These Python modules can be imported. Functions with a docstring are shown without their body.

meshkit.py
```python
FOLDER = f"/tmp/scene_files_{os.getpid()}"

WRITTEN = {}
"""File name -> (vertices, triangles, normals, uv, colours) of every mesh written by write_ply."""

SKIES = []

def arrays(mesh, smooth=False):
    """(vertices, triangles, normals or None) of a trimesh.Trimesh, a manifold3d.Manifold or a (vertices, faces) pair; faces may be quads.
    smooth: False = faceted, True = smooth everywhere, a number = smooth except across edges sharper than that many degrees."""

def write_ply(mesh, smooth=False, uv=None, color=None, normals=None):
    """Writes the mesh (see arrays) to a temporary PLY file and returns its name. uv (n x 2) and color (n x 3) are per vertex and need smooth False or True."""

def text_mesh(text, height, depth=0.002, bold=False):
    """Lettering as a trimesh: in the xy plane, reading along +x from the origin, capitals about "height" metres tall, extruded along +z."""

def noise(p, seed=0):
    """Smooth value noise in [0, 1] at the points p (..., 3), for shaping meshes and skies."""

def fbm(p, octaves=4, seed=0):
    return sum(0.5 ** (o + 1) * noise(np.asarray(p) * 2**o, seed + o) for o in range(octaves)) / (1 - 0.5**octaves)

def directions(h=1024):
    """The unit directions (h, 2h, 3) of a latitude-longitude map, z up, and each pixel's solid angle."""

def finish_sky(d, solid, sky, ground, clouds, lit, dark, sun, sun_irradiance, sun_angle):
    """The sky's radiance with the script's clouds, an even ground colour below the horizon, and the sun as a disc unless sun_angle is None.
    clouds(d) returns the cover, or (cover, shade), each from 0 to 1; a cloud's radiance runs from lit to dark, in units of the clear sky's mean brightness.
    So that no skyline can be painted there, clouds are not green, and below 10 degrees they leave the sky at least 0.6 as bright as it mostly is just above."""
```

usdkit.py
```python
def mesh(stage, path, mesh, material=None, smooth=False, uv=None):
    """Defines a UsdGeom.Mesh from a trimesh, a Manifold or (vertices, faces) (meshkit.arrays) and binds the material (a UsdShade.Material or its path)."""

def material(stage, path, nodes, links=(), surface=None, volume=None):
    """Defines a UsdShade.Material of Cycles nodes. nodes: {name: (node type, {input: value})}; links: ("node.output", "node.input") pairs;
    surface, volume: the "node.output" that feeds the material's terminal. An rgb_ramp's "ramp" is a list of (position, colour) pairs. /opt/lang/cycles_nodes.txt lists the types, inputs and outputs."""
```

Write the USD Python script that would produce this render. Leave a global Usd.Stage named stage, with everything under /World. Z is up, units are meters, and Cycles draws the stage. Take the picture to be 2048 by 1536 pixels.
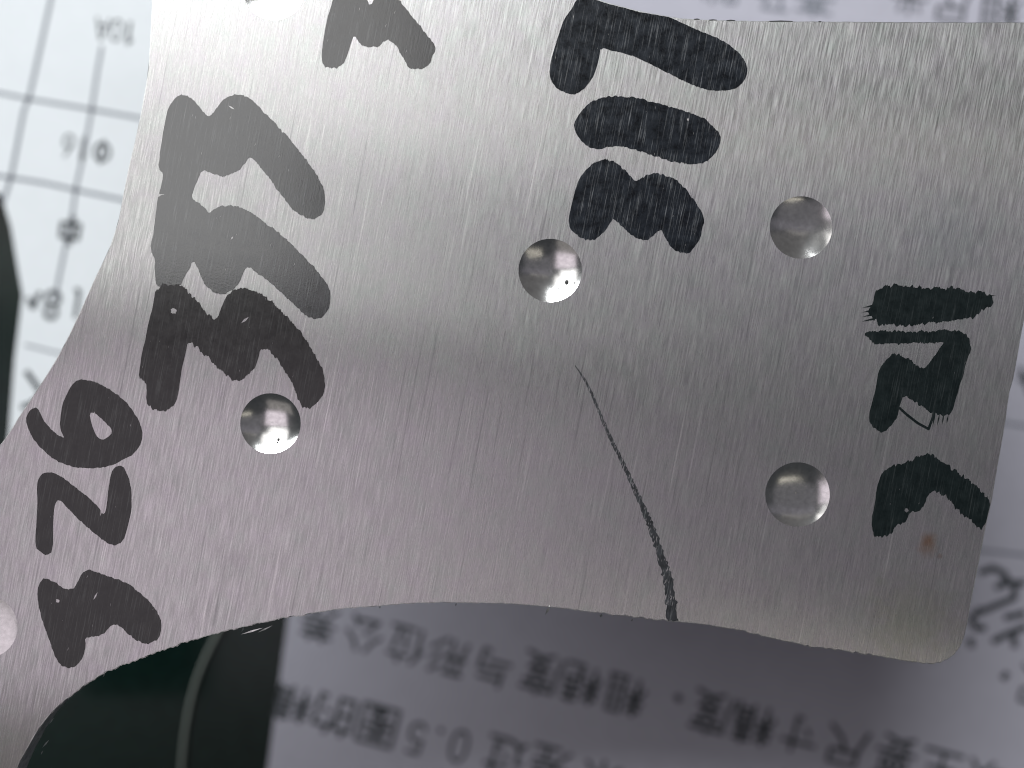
import math, random
import numpy as np
import trimesh
import shapely.geometry as sg
from shapely import affinity
from shapely.ops import unary_union
import meshkit, usdkit
from pxr import Usd, UsdGeom, UsdLux, UsdShade, Gf, Sdf

random.seed(7)
rng = np.random.default_rng(7)
stage = Usd.Stage.CreateInMemory()
UsdGeom.SetStageUpAxis(stage, UsdGeom.Tokens.z)
UsdGeom.SetStageMetersPerUnit(stage, 1.0)
UsdGeom.Xform.Define(stage, '/World')
UsdGeom.Scope.Define(stage, '/World/Looks')

# ------------------------------------------------------------------ camera
MM = 0.001
D = 85 * MM            # lens to plate face
FRAME = 88 * MM        # width of the plate face that fills the picture
Z_TOP = 30 * MM        # plate face above the desk
Z_PAPER = 5.0 * MM
cam = UsdGeom.Camera.Define(stage, '/World/camera')
cam.AddTranslateOp().Set(Gf.Vec3d(0, 0, Z_TOP + D))
cam.CreateHorizontalApertureAttr(36.0)
cam.CreateVerticalApertureAttr(27.0)
cam.CreateFocalLengthAttr(36.0 * D / FRAME)
cam.CreateFocusDistanceAttr(float(D))
cam.CreateFStopAttr(8.4)
cam.CreateClippingRangeAttr(Gf.Vec2f(0.002, 50.0))
cam.CreateExposureAttr(0.0)


def rect(name, x0, x1, y0, y1, z, radiance, color):
    """A downward facing lamp panel of the given radiance: its real place above the desk."""
    l = UsdLux.RectLight.Define(stage, '/World/' + name)
    l.CreateWidthAttr(x1 - x0)
    l.CreateHeightAttr(y1 - y0)
    l.CreateIntensityAttr(float(radiance))
    l.CreateColorAttr(Gf.Vec3f(*color))
    l.AddTranslateOp().Set(Gf.Vec3d((x0 + x1) / 2, (y0 + y1) / 2, z))
    return l


H = 0.62               # all lamps hang this high over the plate; tangents below are seen from the plate


def lamp(name, x0, x1, y0, y1, radiance, color):
    rect(name, x0 * H, x1 * H, y0 * H, y1 * H, Z_TOP + H, radiance, color)


lamp('window_light', -0.85, -0.22, 0.105, 0.74, 1.62, (0.99, 0.985, 0.975))
lamp('window_side_light', -0.215, -0.08, 0.27, 0.74, 1.45, (1.0, 0.985, 0.965))
lamp('upper_window_light', -0.85, 0.10, 0.75, 2.2, 12.5, (0.95, 0.99, 1.0))
lamp('side_window_light', -2.3, -0.86, 0.75, 2.2, 13.5, (0.95, 0.99, 1.0))
lamp('wall_bounce_light', -0.8, -0.10, -0.38, 0.045, 0.83, (0.985, 0.88, 0.96))
lamp('lower_wall_light', -1.3, -0.16, -0.9, -0.385, 0.2, (1.0, 0.93, 0.88))
lamp('far_wall_light', 0.1, 1.8, 0.34, 1.7, 0.065, (1.0, 0.93, 0.9))
lamp('mid_wall_light', 0.0, 1.1, 0.055, 0.26, 0.13, (0.93, 0.87, 1.0))
lamp('near_wall_light', 0.0, 0.9, -0.30, 0.05, 0.085, (0.97, 0.92, 1.0))
lamp('ceiling_tube_light', 0.09, 0.66, 0.265, 0.30, 0.38, (1.0, 0.93, 0.82))
lamp('lamp_light', 0.32, 0.72, -0.41, -0.34, 1.05, (1.0, 0.94, 0.80))
dome = UsdLux.DomeLight.Define(stage, '/World/room_light')
dome.CreateIntensityAttr(1.0)
dm = usdkit.material(stage, '/World/Looks/room_air', {'b': ('background_shader', {'color': (0.86, 0.92, 1.0), 'strength': 0.045})}, [], surface='b.background')
UsdShade.MaterialBindingAPI.Apply(dome.GetPrim()).Bind(dm)


# ------------------------------------------------------------------ helpers
def wx(px, py, z):
    """A point seen at the photograph's measured place, laid at its real height z."""
    k = FRAME / 2048.0 * (Z_TOP + D - z) / D
    return ((px - 1024.0) * k, -(py - 768.0) * k)


def wpts(pts, z):
    return [wx(x, y, z) for x, y in pts]


names = {}


def numbered(parent, name):
    k = (parent, name)
    n = names.get(k, 0)
    names[k] = n + 1
    return f'{parent}/{name}' if n == 0 else f'{parent}/{name}_{n:03d}'


def thing(name, label, cat, group=None, loc=(0, 0, 0)):
    p = numbered('/World', name)
    x = UsdGeom.Xform.Define(stage, p)
    pr = x.GetPrim()
    pr.SetCustomDataByKey('label', label)
    pr.SetCustomDataByKey('category', cat)
    if group:
        pr.SetCustomDataByKey('group', group)
    return p


def part(parent, name, mesh, mat, label=None, smooth=False):
    p = numbered(parent, name)
    m = usdkit.mesh(stage, p, mesh, mat, smooth=smooth)
    if label:
        m.GetPrim().SetCustomDataByKey('label', label)
    return p


def polys(g):
    if g.is_empty:
        return []
    return [q for q in getattr(g, 'geoms', [g]) if q.geom_type == 'Polygon' and q.area > 1e-12]


def sheet(g, z0, z1):
    ms = []
    for q in polys(g):
        m = trimesh.creation.extrude_polygon(q, z1 - z0, engine='earcut')
        m.apply_translation((0, 0, z0))
        ms.append(m)
    return trimesh.util.concatenate(ms)


def chaikin(pts, n=2, closed=True):
    p = np.array(pts, float)
    for _ in range(n):
        if closed:
            q = np.roll(p, -1, 0)
            p = np.stack([p * .75 + q * .25, p * .25 + q * .75], 1).reshape(-1, 2)
        else:
            a, b = p[:-1], p[1:]
            m = np.stack([a * .75 + b * .25, a * .25 + b * .75], 1).reshape(-1, 2)
            p = np.vstack([p[:1], m, p[-1:]])
    return p


BRUSH = math.radians(11.0)                              # brushing leans this much off the picture's upright
bdir = np.array([math.sin(BRUSH), -math.cos(BRUSH)])    # along the brushing, y downwards
bacr = np.array([math.cos(BRUSH), math.sin(BRUSH)])


def densify(p, step):
    out = []
    n = len(p)
    for i in range(n):
        a, b = p[i], p[(i + 1) % n]
        k = max(1, int(np.hypot(*(b - a)) / step))
        for j in range(k):
            out.append(a + (b - a) * j / k)
    return np.array(out)


def ragged(pts, amp, seed, step=2.0, freq=0.22, smoothing=1):
    """Outline with fibre-like raggedness along the brushing, as ink makes when it runs in the grooves."""
    p = densify(chaikin(pts, smoothing), step)
    t = p @ bacr
    al = p @ bdir
    n1 = meshkit.noise(np.c_[t * freq, al * 0.02, np.full(len(t), seed * 3.7)], seed) - .5
    n2 = meshkit.noise(np.c_[t * freq * 2.7, al * 0.05, np.full(len(t), seed * 1.3)], seed + 5) - .5
    n3 = meshkit.noise(np.c_[p * 0.06, np.full(len(t), seed * 2.1)], seed + 9) - .5
    return p + bdir * (amp * (n1 * 1.6 + n2 * 1.1))[:, None] + bacr * (amp * .5 * n3)[:, None]


# ------------------------------------------------------------------ materials
def brushed_nodes(extra=None):
    """Nodes for the brushing: streaks in three widths laid along the brushing direction."""
    n = {
        'geo': ('geometry', {}),
        'rot': ('vector_rotate', {'rotate_type': 'z_axis', 'angle': BRUSH}),
        'm1': ('mapping', {'mapping_type': 'point', 'scale': (9600, 270, 1)}),
        'm2': ('mapping', {'mapping_type': 'point', 'scale': (3000, 150, 1)}),
        'm3': ('mapping', {'mapping_type': 'point', 'scale': (8600, 400, 1), 'location': (13.7, 5.1, 0)}),
        'm4': ('mapping', {'mapping_type': 'point', 'scale': (260, 40, 1)}),
        'n1': ('noise_texture', {'dimensions': '2D', 'scale': 1.0, 'detail': 3.0, 'roughness': 0.65}),
        'n2': ('noise_texture', {'dimensions': '2D', 'scale': 1.0, 'detail': 2.0, 'roughness': 0.6}),
        'n3': ('noise_texture', {'dimensions': '2D', 'scale': 1.0, 'detail': 2.0, 'roughness': 0.6}),
        'n4': ('noise_texture', {'dimensions': '2D', 'scale': 1.0, 'detail': 3.0, 'roughness': 0.55}),
        'ng': ('noise_texture', {'dimensions': '2D', 'scale': 5200.0, 'detail': 2.0, 'roughness': 0.7}),
    }
    l = [('geo.position', 'rot.vector')]
    for k in '1234':
        l += [('rot.vector', f'm{k}.vector'), (f'm{k}.vector', f'n{k}.vector')]
    l += [('geo.position', 'ng.vector')]
    return n, l


def spot(nodes, links, key, px, py, r, strength, col, src):
    """A smudge with a place of its own on the metal, mixed over the colour src."""
    c = wx(px, py, Z_TOP)
    nodes[key + 'd'] = ('vector_math', {'math_type': 'distance', 'vector2': (c[0], c[1], Z_TOP)})
    nodes[key + 'w'] = ('noise_texture', {'dimensions': '3D', 'scale': 900.0, 'detail': 3.0})
    nodes[key + 'wm'] = ('math', {'math_type': 'multiply_add', 'value2': r * 1.4, 'value3': -r * .7})
    nodes[key + 'a'] = ('math', {'math_type': 'add'})
    nodes[key + 'r'] = ('map_range', {'range_type': 'smoothstep', 'from_min': r * .1, 'from_max': r, 'to_min': strength, 'to_max': 0.0, 'clamp': True})
    nodes[key + 'm'] = ('mix', {'mix_type': 'mix', 'color2': col})
    links += [('geo.position', key + 'd.vector1'), ('geo.position', key + 'w.vector'), (key + 'w.fac', key + 'wm.value1'),
              (key + 'wm.value', key + 'a.value1'), (key + 'd.value', key + 'a.value2'), (key + 'a.value', key + 'r.value'),
              (key + 'r.result', key + 'm.fac'), (src, key + 'm.color1')]
    return key + 'm.color'


def aluminium(path):
    n, l = brushed_nodes()
    n['s'] = ('math', {'math_type': 'multiply_add', 'value2': 0.55})
    n['s2'] = ('math', {'math_type': 'multiply_add', 'value2': 0.13})
    n['s3'] = ('math', {'math_type': 'multiply_add', 'value2': 0.3, 'value3': 0.0})
    n['s4'] = ('math', {'math_type': 'multiply_add', 'value2': 0.1, 'value3': 0.045})
    n['ramp'] = ('rgb_ramp', {'ramp': [(0.0, (0.45, 0.445, 0.455)), (0.36, (0.585, 0.58, 0.585)), (0.6, (0.67, 0.665, 0.665)), (0.76, (0.77, 0.765, 0.76)), (0.9, (0.93, 0.93, 0.92))]})
    l += [('n4.fac', 's4.value1'), ('ng.fac', 's3.value1'), ('s4.value', 's3.value3'), ('n2.fac', 's2.value1'), ('s3.value', 's2.value3'),
          ('n1.fac', 's.value1'), ('s2.value', 's.value3'), ('s.value', 'ramp.fac')]
    n['tn'] = ('noise_texture', {'dimensions': '2D', 'scale': 420.0, 'detail': 4.0, 'roughness': 0.7})
    n['tr'] = ('rgb_ramp', {'ramp': [(0.3, (0.97, 1.0, 0.975)), (0.5, (1.0, 0.99, 0.99)), (0.7, (1.0, 0.965, 1.0))]})
    n['tm'] = ('mix', {'mix_type': 'multiply', 'fac': 1.0})
    l += [('geo.position', 'tn.vector'), ('tn.fac', 'tr.fac'), ('ramp.color', 'tm.color1'), ('tr.color', 'tm.color2')]
    n['m5'] = ('mapping', {'mapping_type': 'point', 'scale': (3600, 55, 1), 'location': (3.1, 8.7, 0)})
    n['n5'] = ('noise_texture', {'dimensions': '2D', 'scale': 1.0, 'detail': 1.0, 'roughness': 0.5})
    n['r5'] = ('rgb_ramp', {'ramp': [(0.0, (0.62, 0.62, 0.63)), (0.22, (0.66, 0.66, 0.67)), (0.29, (1, 1, 1)), (0.72, (1, 1, 1)), (0.8, (1.4, 1.4, 1.38)), (1.0, (1.5, 1.5, 1.5))]})
    n['sm'] = ('mix', {'mix_type': 'multiply', 'fac': 0.6})
    l += [('rot.vector', 'm5.vector'), ('m5.vector', 'n5.vector'), ('n5.fac', 'r5.fac'), ('tm.color', 'sm.color1'), ('r5.color', 'sm.color2')]
    out = 'sm.color'
    out = spot(n, l, 'rust', 1856, 1090, 1.2 * MM, 0.6, (0.52, 0.29, 0.16), out)
    out = spot(n, l, 'rust2', 1853, 1084, 0.7 * MM, 0.4, (0.46, 0.22, 0.10), out)
    out = spot(n, l, 'rust3', 1880, 1112, 0.35 * MM, 0.4, (0.36, 0.2, 0.12), out)
    out = spot(n, l, 'oil', 1815, 1240, 5.5 * MM, 0.35, (0.52, 0.56, 0.40), out)
    out = spot(n, l, 'smudge', 470, 1128, 1.5 * MM, 0.35, (0.42, 0.40, 0.42), out)
    out = spot(n, l, 'smudge2', 1900, 470, 5.0 * MM, 0.3, (0.45, 0.50, 0.50), out)
    # roughness follows the streaks; the across direction is much rougher than the along direction
    n['rr'] = ('map_range', {'from_min': 0.3, 'from_max': 0.7, 'to_min': 0.21, 'to_max': 0.29, 'clamp': True})
    n['hs'] = ('math', {'math_type': 'add'})
    n['bump'] = ('bump', {'strength': 0.13, 'distance': 0.000025})
    n['t'] = ('combine_xyz', {'x': math.cos(BRUSH), 'y': -math.sin(BRUSH), 'z': 0.0})
    n['p'] = ('principled_bsdf', {'metallic': 1.0, 'anisotropic': 1.0})
    l += [('n3.fac', 'rr.value'), ('rr.result', 'p.roughness'), ('n1.fac', 'hs.value1'), ('n3.fac', 'hs.value2'), ('hs.value', 'bump.height'),
          ('bump.normal', 'p.normal'), ('t.vector', 'p.tangent'), (out, 'p.base_color')]
    return usdkit.material(stage, path, n, l, surface='p.BSDF')


def ink(path, base, seep, rough, ior, blot=0.4):
    """Marker ink on brushed metal: a dark glossy film, thin enough that the brushing shows."""
    n, l = brushed_nodes()
    n['ramp'] = ('rgb_ramp', {'ramp': [(0.0, tuple(0.6 * c for c in base)), (0.55, base), (0.72, tuple(c + seep * .35 for c in base)), (1.0, tuple(c + seep for c in base))]})
    n['blot'] = ('noise_texture', {'dimensions': '2D', 'scale': 900.0, 'detail': 6.0, 'roughness': 0.75})
    n['br'] = ('rgb_ramp', {'ramp': [(0.3, (1 - blot,) * 3), (0.5, (1, 1, 1)), (0.7, (1 + blot,) * 3)]})
    n['bm'] = ('mix', {'mix_type': 'multiply', 'fac': 1.0})
    n['rg'] = ('map_range', {'from_min': 0.3, 'from_max': 0.7, 'to_min': rough * 0.8, 'to_max': rough * 1.35, 'clamp': True})
    l += [('geo.position', 'blot.vector'), ('blot.fac', 'br.fac'), ('blot.fac', 'rg.value'), ('rg.result', 'p.roughness'), ('br.color', 'bm.color2')]
    n['hs'] = ('math', {'math_type': 'add'})
    n['bump'] = ('bump', {'strength': 0.28, 'distance': 0.000012})
    n['t'] = ('combine_xyz', {'x': math.cos(BRUSH), 'y': -math.sin(BRUSH), 'z': 0.0})
    n['p'] = ('principled_bsdf', {'ior': ior, 'anisotropic': 0.5})
    l += [('n1.fac', 'ramp.fac'), ('ramp.color', 'bm.color1'), ('bm.color', 'p.base_color'), ('n1.fac', 'hs.value1'), ('ng.fac', 'hs.value2'), ('hs.value', 'bump.height'), ('bump.normal', 'p.normal'), ('t.vector', 'p.tangent')]
    return usdkit.material(stage, path, n, l, surface='p.BSDF')


def simple(path, col, rough, metallic=0.0, ior=1.5, noise=0.0, nscale=800.0, **kw):
    n = {'p': ('principled_bsdf', {'base_color': col, 'roughness': rough, 'metallic': metallic, 'ior': ior, **kw})}
    l = []
    if noise:
        n['geo'] = ('geometry', {})
        n['n'] = ('noise_texture', {'scale': nscale, 'detail': 4.0, 'roughness': 0.6})
        n['r'] = ('rgb_ramp', {'ramp': [(0.3, tuple(c * (1 - noise) for c in col)), (0.7, tuple(min(1, c * (1 + noise)) for c in col))]})
        l = [('geo.position', 'n.vector'), ('n.fac', 'r.fac'), ('r.color', 'p.base_color')]
    return usdkit.material(stage, path, n, l, surface='p.BSDF')


L = '/World/Looks/'
ALU = aluminium(L + 'brushed_aluminium')
INK = ink(L + 'black_marker_ink', (0.014, 0.014, 0.016), 0.10, 0.13, 2.1)
INK_WORN = ink(L + 'worn_marker_ink', (0.005, 0.007, 0.011), 0.2, 0.28, 1.4, 0.6)
GRAPHITE = ink(L + 'dark_scribed_line', (0.016, 0.017, 0.020), 0.2, 0.5, 1.45, 0.6)
INK_SOFT = ink(L + 'soft_marker_ink', (0.014, 0.0125, 0.013), 0.06, 0.17, 1.5, 0.3)
INK_DENSE = ink(L + 'dense_marker_ink', (0.003, 0.0065, 0.007), 0.04, 0.36, 1.36, 0.2)
POLISHED = simple(L + 'drilled_metal', (0.80, 0.79, 0.78), 0.18, metallic=1.0, noise=0.12, nscale=2500)
EDGE = simple(L + 'cut_metal_edge', (0.5, 0.5, 0.49), 0.4, metallic=1.0, noise=0.3, nscale=3000)
BURR = simple(L + 'burr_metal', (0.92, 0.92, 0.9), 0.25, metallic=1.0)
SPECK = simple(L + 'dirt_speck', (0.03, 0.03, 0.03), 0.6)
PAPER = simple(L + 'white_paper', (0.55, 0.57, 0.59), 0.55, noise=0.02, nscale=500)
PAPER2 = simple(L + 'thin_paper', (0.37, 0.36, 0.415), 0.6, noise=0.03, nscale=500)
PRINT = simple(L + 'printed_black', (0.025, 0.03, 0.035), 0.6)
PRINT_GREY = simple(L + 'printed_grey', (0.13, 0.14, 0.165), 0.6)
MAT = simple(L + 'dark_green_mat', (0.003, 0.009, 0.0075), 0.17, ior=1.36, noise=0.25, nscale=600)
THREAD = simple(L + 'pale_thread', (0.13, 0.145, 0.13), 0.8)

# ------------------------------------------------------------------ desk
mat_px = trimesh.creation.box((0.36, 0.30, 0.003))
mat_px.apply_translation((0, 0, -0.0015))
dp = usdkit.mesh(stage, '/World/desk_surface', mat_px, MAT)
dp.GetPrim().SetCustomDataByKey('kind', 'structure')
dp.GetPrim().SetCustomDataByKey('label', 'dark green glossy desk surface under the papers')

# ------------------------------------------------------------------ the plate
top_edge = [(-60, -420), (900, -420), (1010, -110), (1075, -62), (1130, -30), (1165, -13), (1190, -3), (1216, 5), (1251, 14), (1280, 22), (1304, 26), (1340, 33), (1365, 36.5),
            (1400, 38.5), (1460, 40.5), (1550, 42), (1700, 43), (1900, 44), (2048, 44), (2160, 45)]
right_edge = [(2150, 120), (2120, 270), (2085, 450), (2045, 655), (2037.5, 703), (2028, 756), (2018, 790), (2013, 834), (2008, 864), (2000, 910), (1992, 955), (1984, 1003), (1970, 1062), (1956, 1134), (1950, 1167),
              (1940.6, 1216), (1935, 1249), (1929, 1275), (1922, 1293), (1910, 1309), (1893, 1321), (1872, 1328)]
arc = [(1826, 1325), (1758, 1313.5), (1690, 1303), (1621, 1294), (1560, 1281), (1485, 1262), (1420, 1252), (1355, 1244), (1310, 1240), (1187, 1225), (1075, 1212), (990, 1207), (900, 1205.5), (850, 1206), (777, 1211),
       (678, 1219), (566, 1237), (485, 1254.5), (434, 1267), (363, 1288), (281, 1318), (211, 1345), (164, 1374.5), (117, 1412), (87, 1445), (65.6, 1478), (47, 1513), (34, 1540), (12, 1600), (0, 1680), (-10, 1800)]
left_edge = [(-420, 1800), (-460, 1300), (-300, 1130), (-120, 1020), (-40, 940), (0, 889), (16, 869), (35, 837), (58.6, 802), (84, 763), (109, 724), (133, 679), (158, 627), (173, 592), (190, 554), (205, 524), (224, 482), (237, 436), (246, 388), (256, 337),
             (266.6, 293), (275, 254), (283, 220), (290, 180), (297, 124), (301, 70), (304, 0), (306, -60), (310, -200), (250, -330)]
outline = np.array(top_edge + right_edge + arc + left_edge, float)
out_d = densify(outline, 3.0)
tt = out_d @ bacr
jag = (meshkit.noise(np.c_[tt * 0.16, out_d[:, 1] * .03, np.zeros(len(tt))], 3) - .5) * 3.4 + (meshkit.noise(np.c_[tt * 0.5, out_d[:, 1] * .03, np.zeros(len(tt))], 4) - .5) * 3
on_arc = np.clip((out_d[:, 1] - 1170) / 60, 0, 1) * (out_d[:, 0] < 1900)
on_arc = np.maximum(on_arc, 0.3)
out_d = out_d + bdir * (jag * on_arc)[:, None]
plate_poly = sg.Polygon(wpts(out_d, Z_TOP)).buffer(0)
if plate_poly.geom_type != 'Polygon':
    plate_poly = max(plate_poly.geoms, key=lambda g: g.area)

K = FRAME / 2048.0
dimples = [(1100.5, 541, 63.5), (1602, 455, 62.5), (1595, 989, 64.5), (541, 847, 60.5), (548, -22, 62), (-27, 1254, 62)]
T = 2.2 * MM
CH = 0.09 * MM
NSEG = 96
holes = []
for px, py, r in dimples:
    c = wx(px, py, Z_TOP)
    a = np.linspace(0, 2 * np.pi, NSEG, endpoint=False)
    holes.append(np.c_[c[0] + r * K * np.cos(a), c[1] + r * K * np.sin(a)])
inner = plate_poly.buffer(-CH)
inner = max(polys(inner), key=lambda g: g.area)
face = sg.Polygon(inner.exterior.coords, [h[::-1] for h in holes])
vv, ff = trimesh.creation.triangulate_polygon(face, engine='earcut')
top = trimesh.Trimesh(np.c_[vv, np.full(len(vv), Z_TOP)], ff, process=False)
if top.face_normals[:, 2].mean() < 0:
    top.invert()
plate = thing('aluminium_plate', 'brushed aluminium plate with black marker digits, drilled dimples and a curved cut-out', 'metal plate')
part(plate, 'brushed_face', top, ALU)
body = sheet(plate_poly, Z_TOP - T, Z_TOP - 1.25 * MM)
# chamfer between the face and the sides
def ring(poly, z):
    return np.array([(x, y, z) for x, y in list(poly.exterior.coords)[:-1]])
shrunk = []
pc = np.array(plate_poly.exterior.coords)[:-1]
ori = 1 if sg.LinearRing(pc).is_ccw else -1
# side walls straight from the outline, chamfered by the inner outline
nv = len(pc)
wall_v = np.vstack([np.c_[pc, np.full(nv, Z_TOP - CH)], np.c_[pc, np.full(nv, Z_TOP - 1.25 * MM)]])
i0 = np.arange(nv)
i1 = (i0 + 1) % nv
wf = np.vstack([np.c_[i0, i0 + nv, i1 + nv], np.c_[i0, i1 + nv, i1]])
if ori < 0:
    wf = wf[:, ::-1]
walls = trimesh.Trimesh(wall_v, wf, process=False)
ic = np.array(inner.exterior.coords)[:-1]
# chamfer strip: triangulated ring seen from above, outer vertices lowered
ringp = sg.Polygon(plate_poly.exterior.coords, [inner.exterior.coords])
rv, rf = trimesh.creation.triangulate_polygon(ringp, engine='earcut')
from scipy.spatial import cKDTree
dist, _ = cKDTree(ic).query(rv)
rz = np.where(dist < 1e-9, Z_TOP, Z_TOP - CH)
ch = trimesh.Trimesh(np.c_[rv, rz], rf, process=False)
if ch.face_normals[:, 2].mean() < 0:
    ch.invert()
part(plate, 'cut_edge', trimesh.util.concatenate([walls, ch, body]), EDGE)

SLOPES = [25, 17, 17, 25, 14, 4]
for i, (px, py, r) in enumerate(dimples):
    c = wx(px, py, Z_TOP)
    a_ = r * K
    SL = math.radians(SLOPES[i])
    R = a_ / math.sin(SL)
    nr = 28
    vs, fs = [(c[0], c[1], Z_TOP - R * (1 - math.cos(SL)))], []
    nr_ = np.linspace(0, 1, nr + 1)[1:]
    ang = np.linspace(0, 2 * np.pi, NSEG, endpoint=False)
    for t in nr_:
        th = SL * t
        rad = R * math.sin(th)
        z = Z_TOP - R * (math.cos(th) - math.cos(SL))
        # drilled by hand: a slightly uneven bowl
        wob = (meshkit.noise(np.c_[np.cos(ang) * 1.6 * t + 3 * i, np.sin(ang) * 1.6 * t, np.full(NSEG, i * 2.3)], 11) - .5) * (0.12 if i in (1, 2) else 0.08) * MM * (1 - t ** 6)
        vs += list(zip(c[0] + rad * np.cos(ang), c[1] + rad * np.sin(ang), z + wob))
    k = np.arange(NSEG)
    k1 = (k + 1) % NSEG
    fs += list(zip(np.zeros(NSEG, int), 1 + k, 1 + k1))
    for q in range(nr - 1):
        o0, o1 = 1 + q * NSEG, 1 + (q + 1) * NSEG
        fs += list(zip(o0 + k, o1 + k, o1 + k1)) + list(zip(o0 + k, o1 + k1, o0 + k1))
    dmp = part(plate, 'dimple', (np.array(vs), np.array(fs)), POLISHED, smooth=True)
    specks = {0: [(1134, 564, 5), (1150, 566, 2.2), (1117, 577, 1.8)], 3: [(555, 880, 3.2), (553, 886, 2)]}.get(i, [])
    for sx, sy, sr in specks:
        q = wx(sx, sy, Z_TOP)
        dd = math.hypot(q[0] - c[0], q[1] - c[1])
        z = Z_TOP - (math.sqrt(R * R - dd * dd) - R * math.cos(SL))
        m = trimesh.creation.icosphere(subdivisions=2, radius=sr * K)
        m.apply_scale((0.75, 1.0, 0.35))
        m.apply_translation((q[0], q[1], z))
        part(dmp, 'dirt_speck', m, SPECK, smooth=True)

# ------------------------------------------------------------------ marker digits
A1 = [(352, 193), (367, 189), (383, 197), (396, 208), (408, 226), (417, 235), (425, 230), (434, 215), (448, 198), (465, 190), (482, 188), (502, 198), (526, 222), (560, 256), (595, 297), (629, 342), (648, 376), (650, 403), (648, 424), (632, 438), (615, 439),
      (595, 427), (578, 410), (554, 379), (530, 345), (513, 323), (502, 314), (496, 318), (487, 332), (472, 345), (451, 353), (431, 350), (414, 342), (403, 342), (398, 355), (388, 376), (384, 392), (317, 392), (323, 370), (327, 345), (316, 338), (321, 297), (330, 239), (338, 212)]
A2 = [(318, 388), (384, 386), (384, 396), (396, 405), (410, 415), (418, 429), (424, 420), (441, 412), (468, 411), (496, 420), (530, 444), (581, 485), (615, 520), (642, 551), (660, 575), (662, 599), (656, 623), (639, 638), (622, 637), (605, 626), (588, 609), (560, 582), (533, 561),
      (509, 541), (496, 531), (490, 538), (484, 555), (472, 575), (458, 585), (441, 589), (424, 582), (410, 572), (400, 548), (390, 527), (384, 522), (379, 538), (369, 555), (361, 574), (313, 576), (309, 544), (311, 520), (300, 503), (308, 461), (314, 410)]
A3 = [(313, 570), (361, 568), (373, 582), (393, 602), (414, 626), (427, 640), (436, 637), (441, 620), (451, 596), (465, 580), (485, 575), (513, 582), (540, 599), (581, 640), (615, 685), (639, 725), (651, 763), (649, 787), (636, 804), (615, 818), (605, 813), (595, 801), (591, 784),
      (581, 760), (564, 732), (547, 708), (530, 696), (521, 696), (518, 712), (509, 736), (495, 753), (475, 763), (458, 756), (441, 739), (413, 712), (390, 691), (376, 684), (371, 705), (362, 746), (357, 784), (352, 804), (338, 819), (318, 821), (301, 816), (292, 801), (294, 773), (287, 760), (278, 753), (280, 732), (290, 678), (304, 620)]
B1 = [(690, -70), (720, -40), (729, -12), (741, 14), (752, -12), (772, -26), (795, -6), (818, 26), (838, 48), (855, 72), (869, 89), (872, 101), (864, 111), (860, 130), (845, 137), (831, 138), (818, 137), (811, 126), (800, 104), (790, 89), (780, 79), (771, 80), (759, 92), (742, 96), (725, 92), (715, 82),
      (708, 70), (703, 82), (696, 106), (686, 130), (670, 138), (648, 135), (643, 116), (644, 96), (653, 41), (666, 0), (676, -45)]
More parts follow.
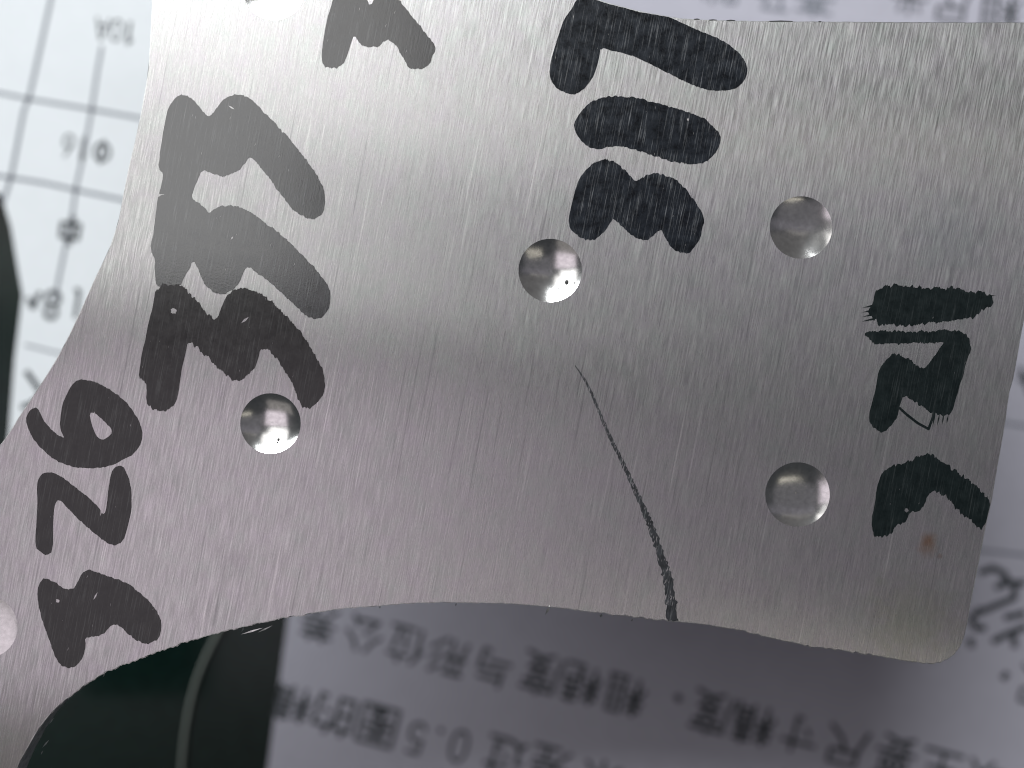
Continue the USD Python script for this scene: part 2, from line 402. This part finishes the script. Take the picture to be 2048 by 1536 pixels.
C1 = [(1170, -14), (1152, 0), (1144, 17), (1128, 38), (1118, 68), (1105, 109), (1098, 137), (1101, 161), (1115, 178), (1132, 186), (1146, 190), (1163, 183), (1183, 161), (1193, 137), (1199, 113), (1201.6, 95), (1222, 101), (1255, 108), (1291, 123), (1330, 143), (1361, 159), (1387, 171), (1414, 180), (1442, 182),
      (1464, 180), (1482, 170), (1493, 154), (1495, 136), (1489.5, 121), (1480, 108), (1466, 96), (1447, 81), (1414, 68), (1381, 54), (1352, 40), (1337, 34), (1304, 28), (1280, 25), (1251, 16), (1222, 10), (1198, 1), (1184, -6)]
C2 = [(1147, 253), (1151, 239), (1170, 212), (1193, 198), (1228, 191), (1272, 195), (1323, 208), (1374, 224), (1406, 234), (1427, 253), (1442, 270), (1440, 290), (1427, 311), (1410, 325), (1389, 329), (1348, 325), (1306, 311), (1272, 299), (1238, 292), (1214, 294), (1193, 299), (1173, 292), (1156, 277)]
C3 = [(1209, 317), (1187, 326), (1166, 345), (1152, 372), (1144, 407), (1137, 437), (1140, 458), (1156, 473), (1176, 482), (1193, 478), (1211, 461), (1222, 444), (1227, 436), (1238, 448), (1252, 461), (1269, 475), (1293, 482), (1303, 475), (1313, 465), (1319, 460), (1327, 468), (1337, 485), (1347, 501), (1379, 509),
      (1386, 496), (1401, 478), (1404, 455), (1409.5, 441), (1403, 424), (1386, 396), (1365, 371), (1344, 355), (1320, 347), (1296, 350), (1279, 359), (1270, 363), (1262, 355), (1248, 338), (1231, 325)]
D1 = [(1761, 575), (1782, 570), (1826, 573.5), (1878, 577), (1922, 573.5), (1936, 586), (1963, 582), (1973, 590), (1985, 589.5), (1987, 609), (1970, 618), (1953, 633), (1922, 640), (1861, 647), (1809, 652), (1765, 652), (1751, 643.5), (1734, 623), (1744, 609), (1748, 589)]
D2 = [(1727, 667), (1741, 662), (1792, 662), (1843, 664), (1898, 659), (1929, 666), (1941, 681), (1943, 702), (1936, 715), (1925, 753), (1912, 797), (1905, 821), (1895, 831), (1878, 831), (1850, 818), (1826, 801), (1806, 789), (1801, 807), (1796, 831), (1785, 849), (1772, 859), (1761, 869), (1751, 859),
      (1741, 845), (1738, 831), (1744, 807), (1751, 773), (1758, 736), (1772, 719), (1787, 705), (1806, 712), (1833, 729), (1849, 739), (1861, 719), (1878, 698), (1891, 684.5), (1843, 686), (1775, 688), (1748, 688), (1738, 678)]
D3 = [(1792, 929), (1813, 927), (1826, 917), (1847, 907), (1864, 908), (1895, 931), (1929, 954), (1956, 975), (1980, 1002), (1981, 1011), (1969, 1060), (1949, 1049), (1929, 1031), (1908, 1014), (1902, 1002), (1888, 989), (1867, 982), (1854, 989), (1850, 1006), (1837, 1025), (1823, 1021), (1813, 1045), (1792, 1049),
      (1782, 1069), (1758, 1076), (1744, 1066), (1743, 1042), (1751, 995), (1758, 958), (1772, 937)]
E1 = [(68, 813), (56, 825), (51, 838), (58, 862), (72, 886), (96, 910), (126, 929), (164, 937), (205, 936), (232, 928), (246, 919), (270, 907), (284, 883), (285, 859), (273, 831), (246, 797), (212, 773), (178, 760), (157, 758), (143, 770), (133, 790), (125, 807), (120, 842), (121, 862), (130, 876), (116, 871), (99, 855), (85, 838), (79, 821)]
E1H = [(178, 825), (191, 826), (208, 842), (225, 859), (222, 871), (202, 881), (191, 869), (183, 849)]
E2 = [(85, 946), (75, 961), (74, 985), (75, 1011), (73, 1045), (70, 1096), (82, 1103), (92, 1112), (106, 1103), (106, 1045), (108, 1015), (113, 1002), (123, 1001), (130, 1011), (164, 1045), (198, 1074), (225, 1093), (246, 1084), (255, 1055), (263, 1021), (263, 995), (261, 965), (249, 936), (241, 930), (226, 936),
      (219, 961), (215, 995), (212, 1023), (205, 1030), (197, 1014), (178, 995), (147, 972), (120, 951), (99, 944)]
E3 = [(89, 1153), (77, 1168), (74, 1195), (85, 1243), (99, 1281), (108, 1308), (120, 1329), (137, 1337), (154, 1332), (167, 1312), (172, 1291), (169, 1276), (184, 1274), (205, 1269), (217, 1257), (229, 1247), (246, 1257), (263, 1274), (284, 1286), (301, 1287), (318, 1278), (323, 1257), (321, 1237), (308, 1213),
      (284, 1189), (253, 1165), (219, 1154), (195, 1144), (176, 1138), (164, 1146), (157, 1161), (150, 1175), (140, 1178), (130, 1177), (109, 1165)]


def blob(px, py, r, seed, ax=1.0):
    a = np.linspace(0, 2 * np.pi, 14, endpoint=False)
    rr = r * (0.75 + 0.5 * np.random.default_rng(seed).random(14))
    return sg.Polygon(np.c_[px + rr * np.cos(a) * ax, py + rr * np.sin(a)])


def scratch(px, py, ln, w, tilt=None):
    d = bdir if tilt is None else np.array([math.sin(tilt), -math.cos(tilt)])
    o = np.array([d[1], -d[0]])
    c = np.array([px, py], float)
    return sg.Polygon([c - d * ln / 2, c + o * w / 2, c + d * ln / 2, c - o * w / 2])


def digit(pts, mat, seed, amp, layer, nicks=(), hole=None, extra=None, label=None, clip=True, smoothing=1):
    g = sg.Polygon(ragged(pts, amp, seed, smoothing=smoothing)).buffer(0)
    if hole is not None:
        g = g.difference(sg.Polygon(ragged(hole, amp, seed + 1)))
    if extra is not None:
        g = unary_union([g, extra])
    r = np.random.default_rng(seed)
    x0, y0, x1, y1 = g.bounds
    for _ in range(int((x1 - x0) * (y1 - y0) / 6000)):          # tiny misses along the grooves
        g = g.difference(scratch(r.uniform(x0, x1), r.uniform(y0, y1), r.uniform(3, 11), r.uniform(.5, 1.1)))
    for nk in nicks:
        g = g.difference(nk)
    gw = unary_union([sg.Polygon(wpts(q.exterior.coords, Z_TOP), [wpts(h.coords, Z_TOP) for h in q.interiors]) for q in polys(g)]).buffer(0)
    if clip:
        gw = gw.intersection(face)
    z = Z_TOP + layer * 0.006 * MM
    part(plate, 'marker_digit', sheet(gw, Z_TOP - 0.02 * MM, z + 0.012 * MM), mat, label)


digit(A1, INK, 21, 3.2, 0, label='grey-black marker digit 3 nearest the top of its column', nicks=[scratch(463, 215, 14, 3, -1.0)])
digit(A2, INK, 22, 3.6, 1, label='grey-black marker digit 3 in the middle of its column', nicks=[scratch(464, 476, 9, 3, .6)])
digit(A3, INK_SOFT, 23, 4.2, 2, label='black marker digit 3 ending on a dimple', nicks=[blob(347, 622, 5.5, 4), scratch(490, 640, 22, 5, .9)])
digit(B1, INK, 24, 3.0, 0, label='grey marker digit 3 running out of the top of the picture')
digit(C1, INK_WORN, 25, 2.0, 0, label='worn black marker digit 7 on the plate edge')
digit(C2, INK_WORN, 26, 2.2, 0, label='worn black marker stroke 1 below the digit 7', nicks=[blob(1376, 239, 2.5, 3)])
digit(C3, INK_WORN, 27, 2.6, 0, label='worn black marker digit 3 above a dimple')
fray = unary_union([scratch(1925 + 9 * k, 592 + (k % 3) * 5, 26, 3.5, 1.45) for k in range(7)] + [scratch(1742, 612 + 9 * k, 40, 4, 1.35) for k in range(4)])
digit(D1, INK_DENSE, 28, 8, 0, extra=fray, label='dense black marker stroke 1 with frayed ends')
loop = sg.LineString([(1799, 816), (1812, 828), (1835, 846), (1857, 858), (1866, 834), (1868, 822)]).buffer(2.6)
fr2 = unary_union([scratch(1868 + 9 * k, 838, 34 - 5 * k, 3) for k in range(4)])
digit(D2, INK_DENSE, 29, 5, 0, extra=unary_union([loop, fr2]), label='dense black marker digit 2 with thin loop below')
digit(D3, INK_DENSE, 30, 5, 0, label='dense black marker digit with two spread legs by the plate edge', nicks=[blob(1813, 1020, 4, 8)])
digit(E1, INK_SOFT, 31, 1.6, 0, hole=E1H, label='grey-black marker digit 6 with a curled tail', nicks=[scratch(188, 830, 16, 3)])
digit(E2, INK_SOFT, 32, 2.0, 1, label='grey-black marker digit 2 below the digit 6', nicks=[scratch(203, 1021, 26, 4)])
digit(E3, INK_SOFT, 33, 2.2, 0, label='grey-black marker digit 3 lowest in its column', nicks=[blob(115, 1202, 3.6, 5), scratch(191, 1192, 18, 3.2, .5)])

# hand-drawn line down to the cut-out
cl = chaikin([(1150, 731), (1160, 745), (1175, 768), (1195, 815), (1215, 865), (1240, 915), (1264, 965), (1288, 1020), (1305, 1060), (1318, 1100), (1328, 1132), (1337, 1165), (1342, 1200), (1345, 1236), (1346, 1266)], 3, closed=False)
lp = []
seg = np.r_[0, np.cumsum(np.hypot(*np.diff(cl, axis=0).T))]
tot = seg[-1]
nn = 520
pos = np.linspace(0, tot, nn)
cx, cy = np.interp(pos, seg, cl[:, 0]), np.interp(pos, seg, cl[:, 1])
u = pos / tot
wid = np.interp(u, [0, .08, .2, .45, .7, .85, .95, 1], [1.8, 5, 6, 9, 15, 20, 24, 25])
nl = (meshkit.noise(np.c_[pos * .2, np.zeros(nn), np.zeros(nn)], 51) - .5) * 2
nr2 = (meshkit.noise(np.c_[pos * .2, np.ones(nn) * 9, np.zeros(nn)], 52) - .5) * 2
tang = np.c_[np.gradient(cx), np.gradient(cy)]
tang /= np.linalg.norm(tang, axis=1, keepdims=True)
nor = np.c_[tang[:, 1], -tang[:, 0]]
ctr = np.c_[cx, cy]
Lh = ctr + nor * (wid * .5 * (1 + .26 * nl))[:, None]
Rh = ctr - nor * (wid * .5 * (1 + .26 * nr2))[:, None]
g = sg.Polygon(np.vstack([Lh, Rh[::-1]])).buffer(0)
r = np.random.default_rng(5)
gaps = []
for _ in range(120):
    k = r.integers(20, nn - 45)
    p = ctr[k] + nor[k] * r.uniform(-.5, .5) * wid[k]
    gaps.append(scratch(p[0], p[1], r.uniform(3, 12), r.uniform(.7, 2.3), r.uniform(0.0, 0.5)))
g = g.difference(unary_union(gaps))
gw = unary_union([sg.Polygon(wpts(q.exterior.coords, Z_TOP), [wpts(h.coords, Z_TOP) for h in q.interiors]) for q in polys(g)]).buffer(0).intersection(face)
part(plate, 'drawn_line', sheet(gw, Z_TOP - .02 * MM, Z_TOP + .01 * MM), GRAPHITE, 'thin gritty dark line widening towards the cut-out')

# burrs left on the cut edges
def burr(px, py, ln, w, tilt):
    a = np.array([math.sin(tilt), math.cos(tilt)])
    o = np.array([a[1], -a[0]])
    c = np.array(wx(px, py, Z_TOP - .15 * MM))
    b0 = c - a * ln * K / 2
    b1 = c + a * ln * K / 2
    v = np.array([(*b0, Z_TOP - .3 * MM), (*(c + o * w * K / 2), Z_TOP - .1 * MM), (*(c - o * w * K / 2), Z_TOP - .12 * MM), (*b1, Z_TOP + .05 * MM), (*c, Z_TOP - .35 * MM)])
    f = np.array([(0, 1, 2), (1, 3, 2), (0, 4, 1), (0, 2, 4), (1, 4, 3), (2, 3, 4)])
    part(plate, 'burr', (v, f), BURR)


for b in [(1095, 1221, 22, 5, .45), (1202, 1231, 9, 6, .3), (504, 1262, 48, 3.5, 1.25), (530, 1258, 36, 3, 1.1), (486, 1258, 16, 3, .5), (103, 1442, 22, 2.5, .7), (92, 1487, 26, 3.2, .75), (80, 1474, 18, 2.5, .8), (84, 1505, 14, 3, .6), (208, 1350, 14, 3, .6),
          (760, 1214, 8, 3, .4), (912, 1209, 9, 3, .3), (1264, 1240, 8, 3.4, .3)]:
    burr(*b)
dashes = [(1394, 38.5, 12), (1426, 40, 16), (1462, 41, 18), (1562, 42.5, 48), (1640, 43.5, 7)]
for x, y, ln in dashes:
    q = sg.Polygon(wpts([(x - ln / 2, y - .6), (x, y - 1.6), (x + ln / 2, y - .4), (x + ln / 2 - 2, y + .9), (x - ln / 2 + 1, y + 1.2)], Z_TOP))
    part(plate, 'edge_nick', sheet(q, Z_TOP - .2 * MM, Z_TOP + .01 * MM), SPECK)

# ------------------------------------------------------------------ sheets of paper below
PT = 0.12 * MM
gs = thing('drawing_sheet', 'white sheet with a printed line drawing and small captions left of the plate', 'paper')
poly = [(-420, -300), (520, -300), (480, 1010), (300, 1010), (60, 960), (8, 930), (18, 870), (29, 720), (45, 590), (36, 540), (22, 455), (2, 388), (-120, 330), (-420, 300)]
part(gs, 'sheet', sheet(sg.Polygon(wpts(poly, Z_PAPER)), Z_PAPER - PT, Z_PAPER), PAPER)
zi = Z_PAPER + .01 * MM


def strokes(parent, name, lines, w, mat, z=Z_PAPER, label=None):
    g = unary_union([sg.LineString(wpts(l, z)).buffer(w * K * (Z_TOP + D - z) / D / 2, cap_style=2) for l in lines])
    part(parent, name, sheet(g, z - .005 * MM, z + .012 * MM), mat, label)


strokes(gs, 'printed_line', [[(112, -60), (101, 4), (58.6, 195), (48, 220), (22, 355), (6, 405)]], 8, PRINT_GREY)
strokes(gs, 'printed_line', [[(204, 92), (195, 141), (183, 222), (173, 279), (151, 381), (146, 420), (129, 502), (120, 546), (110, 600)]], 7, PRINT_GREY)
strokes(gs, 'printed_line', [[(-60, 176), (0, 186), (58, 198), (184, 219), (300, 240)]], 7, PRINT_GREY)
strokes(gs, 'printed_line', [[(-60, 342), (0, 352), (88, 366), (152, 380), (260, 403)]], 7.5, PRINT_GREY)
strokes(gs, 'printed_line', [[(50, 690), (111, 705), (160, 715)]], 5, PRINT_GREY)
strokes(gs, 'printed_line', [[(52, 742), (80, 782)], [(84, 790), (60, 810), (42, 815)]], 12, PRINT)


def lettering(parent, txt, px, py, h, ang, z=Z_PAPER, bold=False, mat=None, squeeze=0.8):
    """One printed character, centred at its measured place; ang turns it in the picture's plane (0 = upright)."""
    m = meshkit.text_mesh(txt, h * K * (Z_TOP + D - z) / D, depth=.012 * MM, bold=bold)
    c = m.bounds.mean(0)
    m.apply_translation((-c[0], -c[1], 0))
    m.apply_scale((squeeze, 1, 1))
    m.apply_transform(trimesh.transformations.rotation_matrix(ang, (0, 0, 1)))
    x, y = wx(px, py, z)
    m.apply_translation((x, y, z + .002 * MM))
    part(parent, 'printed_character', m, mat or PRINT)


TU = math.pi - math.radians(9)
for t, x, y in (('A', 204, 58), ('0', 233, 61)):
    lettering(gs, t, x, y, 44, TU, bold=False)
for t, x, y in (('6', 136, 291),):
    lettering(gs, t, x, y, 46, TU, bold=False)
strokes(gs, 'printed_character', [[(261, 43), (255, 87), (264, 79)]], 6.5, PRINT)
strokes(gs, 'printed_character', [[(169, 274), (162, 318), (171, 310)]], 6.5, PRINT)
strokes(gs, 'printed_character', [[(204 + 15 * math.cos(a), 304 + 17 * math.sin(a)) for a in np.linspace(0, 2 * np.pi, 25)], [(209, 280), (199, 328)]], 7, PRINT)
strokes(gs, 'printed_character', [[(124, 446), (160, 450), (155, 478), (121, 473), (124, 446)], [(148, 432), (137, 492)]], 9, PRINT)
for t, x, y in (('8', 104, 610), ('l', 152, 606)):
    lettering(gs, t, x, y, 58, TU, bold=True)
strokes(gs, 'printed_character', [[(80, 583), (66, 618)], [(56, 594), (66, 618)]], 10, PRINT)

# text sheet
ts = thing('text_sheet', 'white sheet with large printed text lines below and right of the plate', 'paper')
poly = [(745, -420), (2700, -420), (2700, 2100), (455, 2100), (535, 1536), (575, 1240), (600, 1060)]
Z2 = 1.3 * MM
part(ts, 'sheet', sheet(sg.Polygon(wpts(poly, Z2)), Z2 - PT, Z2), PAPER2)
RICE = [[(.1, .85), (.15, .7)], [(.4, .88), (.33, .7)], [(.02, .6), (.45, .6)], [(.24, .95), (.24, .03)], [(.24, .58), (.03, .25)], [(.26, .55), (.44, .35)]]
GL = {
    'du': [[(.5, 1), (.55, .9)], [(.1, .88), (.95, .88)], [(.15, .88), (.14, .5), (.02, .05)], [(.25, .7), (.9, .7)], [(.42, .8), (.42, .5)], [(.7, .8), (.7, .5)], [(.42, .5), (.7, .5)], [(.3, .38), (.8, .38), (.6, .15), (.25, .02)], [(.38, .3), (.6, .12), (.95, .02)]],
    'cu': RICE + [[(.58, .05), (.58, .9), (.88, .9), (.88, .05)], [(.58, .63), (.88, .63)], [(.58, .35), (.88, .35)], [(.48, .05), (.99, .05)]],
    'cao': RICE + [[(.55, .9), (.95, .9)], [(.75, 1), (.75, .55)], [(.5, .72), (.98, .72)], [(.58, .55), (.92, .55), (.92, .35), (.58, .35), (.58, .55)], [(.48, .2), (.6, .3), (.58, .1)], [(.5, .04), (.98, .02)]],
    'jing': RICE + [[(.5, .88), (.98, .88)], [(.74, 1), (.74, .6)], [(.54, .74), (.94, .74)], [(.48, .6), (1, .6)], [(.58, .03), (.58, .48), (.92, .48), (.92, .03)], [(.58, .33), (.92, .33)], [(.58, .18), (.92, .18)]],
    'chi': [[(.2, .9), (.85, .9), (.85, .6)], [(.2, .6), (.85, .6)], [(.2, .9), (.2, .5), (.03, .03)], [(.5, .6), (.65, .3), (.98, .03)]],
    'cun': [[(.05, .7), (.95, .7)], [(.65, .98), (.65, .06), (.5, .1)], [(.25, .5), (.38, .3)]],
    'yu': [[(.25, .98), (.22, .55), (.85, .55), (.8, .06), (.62, .1)], [(.25, .78), (.85, .78)], [(.03, .33), (.65, .33)]],
    'yi': [[(.2, .9), (.2, .2), (.45, .35)], [(.4, .85), (.5, .65)], [(.8, .95), (.75, .5), (.4, .03)], [(.7, .35), (.97, .05)]],
    'ji': [[(.1, .9), (.75, .9), (.6, .6), (.88, .6), (.6, .25), (.3, .03)], [(.3, .9), (.3, .5), (.05, .05)], [(.35, .6), (.6, .25), (.97, .03)]],
    'zheng': [[(.08, .92), (.92, .92)], [(.5, .92), (.5, .05)], [(.5, .5), (.88, .5)], [(.22, .6), (.22, .05)], [(.02, .05), (.98, .05)]],
    'yao': [[(.05, .95), (.95, .95)], [(.2, .8), (.8, .8), (.8, .55), (.2, .55), (.2, .8)], [(.4, .95), (.4, .55)], [(.6, .95), (.6, .55)], [(.02, .38), (.98, .38)], [(.45, .55), (.25, .2), (.85, .0)], [(.7, .38), (.55, .15), (.1, .0)]],
    'zhu': [[(.45, 1), (.58, .88)], [(.1, .8), (.9, .8)], [(.15, .45), (.85, .45)], [(.5, .8), (.5, .05)], [(.02, .05), (.98, .05)]],
    'xi': [[(.08, .95), (.08, .02)], [(.08, .92), (.32, .92), (.2, .65), (.33, .4), (.12, .3)], [(.65, 1), (.65, .72)], [(.5, .9), (.42, .75)], [(.8, .9), (.92, .75)], [(.45, .7), (.9, .7), (.9, .42), (.45, .42), (.45, .7)], [(.45, .56), (.9, .56)], [(.67, .42), (.67, .03)], [(.5, .3), (.4, .1)], [(.82, .3), (.95, .1)]],
    'quan': [[(.06, .02), (.06, .95), (.94, .95), (.94, .02), (.06, .02)], [(.3, .85), (.38, .75)], [(.65, .85), (.6, .75)], [(.2, .7), (.8, .7)], [(.15, .52), (.85, .52)], [(.5, .85), (.45, .5), (.2, .3)], [(.35, .38), (.65, .38), (.65, .25), (.38, .22), (.38, .1), (.75, .12)]],
    'hao': [[(.5, 1), (.5, .9)], [(.05, .88), (.95, .88)], [(.3, .8), (.7, .8), (.7, .66), (.3, .66), (.3, .8)], [(.05, .5), (.05, .58), (.95, .58), (.9, .48)], [(.2, .42), (.8, .46)], [(.15, .26), (.85, .3)], [(.5, .46), (.5, .08), (.92, .05), (.95, .15)]],
    'xing': [[(.03, .9), (.55, .9)], [(.02, .5), (.56, .5)], [(.17, .9), (.17, .5), (.05, .05)], [(.42, .9), (.42, .03)], [(.92, .95), (.62, .72)], [(.94, .66), (.62, .42)], [(.98, .36), (.55, .02)]],
    'wei': [[(.3, .98), (.05, .55)], [(.18, .75), (.18, .02)], [(.65, 1), (.68, .85)], [(.38, .8), (.97, .8)], [(.5, .65), (.56, .2)], [(.85, .68), (.74, .1)], [(.32, .06), (1, .06)]],
    'gong': [[(.4, .95), (.25, .65), (.03, .45)], [(.6, .95), (.75, .65), (.98, .45)], [(.5, .5), (.2, .1), (.8, .14)], [(.68, .32), (.88, .02)]],
    'cha': [[(.3, 1), (.38, .88)], [(.7, 1), (.62, .88)], [(.08, .85), (.92, .85)], [(.15, .7), (.85, .7)], [(.03, .54), (.97, .54)], [(.48, .85), (.35, .4), (.05, .05)], [(.38, .36), (.9, .36)], [(.63, .36), (.63, .04)], [(.3, .04), (.96, .04)]],
    'guo': [[(.1, .95), (.22, .8)], [(.02, .6), (.2, .6), (.2, .2), (.03, .06)], [(.2, .18), (.45, .05), (1, .04)], [(.36, .75), (1, .75)], [(.78, .98), (.78, .2), (.62, .24)], [(.45, .58), (.56, .42)]],
    'de': [[(.25, 1), (.18, .85)], [(.07, .83), (.42, .83), (.42, .08), (.07, .08), (.07, .83)], [(.07, .47), (.42, .47)], [(.66, 1), (.5, .6)], [(.6, .8), (.95, .8), (.9, .06), (.74, .1)], [(.62, .5), (.74, .36)]],
    'mi': [[(.2, .9), (.3, .7)], [(.8, .92), (.68, .7)], [(.03, .55), (.97, .55)], [(.5, 1), (.5, .0)], [(.48, .53), (.05, .1)], [(.52, .53), (.95, .1)]],
}


def glyph(parent, key, px, py, s, slope, z, w=.085, mat=None):
    r_ = np.array([-math.cos(slope), -math.sin(slope)])      # reading direction in the picture
    u_ = np.array([-math.sin(slope) * 1.0, math.cos(slope)])  # upwards of the character
    ls = [[tuple(np.array([px, py]) + r_ * (x - .5) * s + u_ * (y - .5) * s) for x, y in l] for l in GL[key]]
    strokes(parent, 'printed_character', ls, w * s, mat or PRINT, z=z)


SLP = math.atan(.27)
row1 = [('cha', 638, 1246, 76), ('gong', 728, 1270, 76), ('wei', 813, 1290, 76), ('xing', 895, 1314, 78), ('yu', 985, 1336, 78), ('du', 1082, 1348, 84), ('cao', 1164, 1370, 80), ('cu', 1250, 1392, 82), ('du', 1422, 1427, 86), ('jing', 1508, 1450, 84),
        ('cun', 1600, 1470, 78), ('chi', 1692, 1495, 84), ('yao', 1790, 1515, 84), ('zhu', 1880, 1542, 84), ('yi', 1972, 1562, 84)]
for key, x, y, s in row1:
    glyph(ts, key, x, y, s, SLP, Z2, w=.1)
strokes(ts, 'printed_character', [[(1352, 1390), (1361, 1402)]], 13, PRINT, z=Z2)
row2 = [('jing', 586, 1408, 76), ('de', 668, 1430, 82), ('quan', 755, 1452, 80), ('guo', 1010, 1515, 80), ('cha', 1098, 1534, 82), ('mi', 1200, 1560, 80)]
for key, x, y, s in row2:
    glyph(ts, key, x, y, s, SLP, Z2, w=.105)
TU2 = math.pi - SLP
lettering(ts, '5', 832, 1476, 66, TU2, z=Z2)
lettering(ts, '0', 918, 1493, 66, TU2, z=Z2)
strokes(ts, 'printed_character', [[(877, 1458), (886, 1464)]], 9, PRINT, z=Z2)
strokes(ts, 'printed_character', [[(2005, 1348), (2015, 1356)]], 18, PRINT, z=Z2)
glyph(ts, 'chi', 2075, 1375, 84, SLP, Z2)
# larger characters by the right side
strokes(ts, 'printed_character', [[(1958, 1146), (1985, 1136), (2010, 1148), (2016, 1165), (1990, 1176)], [(2000, 1166), (2052, 1166)], [(2030, 1172), (2028, 1196), (1990, 1212), (1946, 1230)], [(1962, 1216), (1942, 1238), (1952, 1256), (1972, 1256)],
                                  [(2052, 1226), (2008, 1236)], [(1940, 1276), (1944, 1296)], [(1984, 1284), (2020, 1266), (2054, 1252)], [(2026, 1262), (2030, 1296)]], 13, PRINT, z=Z2)
strokes(ts, 'printed_line', [[(1940, 1098), (2100, 1116)]], 6, PRINT_GREY, z=Z2)
strokes(ts, 'printed_line', [[(1985, 842), (2100, 860)]], 6, PRINT_GREY, z=Z2)
strokes(ts, 'printed_character', [[(2040, 735), (2060, 790)], [(2036, 760), (2070, 752)]], 10, PRINT, z=Z2)
# heading above the plate
SL2 = math.atan(.12)
for key, x, y, s in [('xi', 1440, -32, 84), ('ji', 1548, -12, 78), ('hao', 1630, -8, 82), ('mi', 1820, -6, 74), ('chi', 1905, 8, 80), ('cu', 2000, 18, 84)]:
    glyph(ts, key, x, y, s, SL2, Z2, w=.085, mat=PRINT if x > 1800 else PRINT_GREY)

# ------------------------------------------------------------------ thread on the desk
cp = chaikin([(452, 1240), (434, 1268), (414, 1308), (398, 1345), (384, 1390), (374, 1440), (367, 1490), (362, 1560), (350, 1660)], 2, closed=False)
zt = .25 * MM
path = np.array([(*wx(x, y, zt), zt) for x, y in cp])
circ = sg.Point(0, 0).buffer(.26 * MM, quad_segs=4)
tm = trimesh.creation.sweep_polygon(circ, path, engine='earcut')
tp = usdkit.mesh(stage, '/World/loose_thread', tm, THREAD, smooth=40)
tp.GetPrim().SetCustomDataByKey('label', 'pale curved thread lying on the dark desk inside the cut-out')
tp.GetPrim().SetCustomDataByKey('category', 'thread')
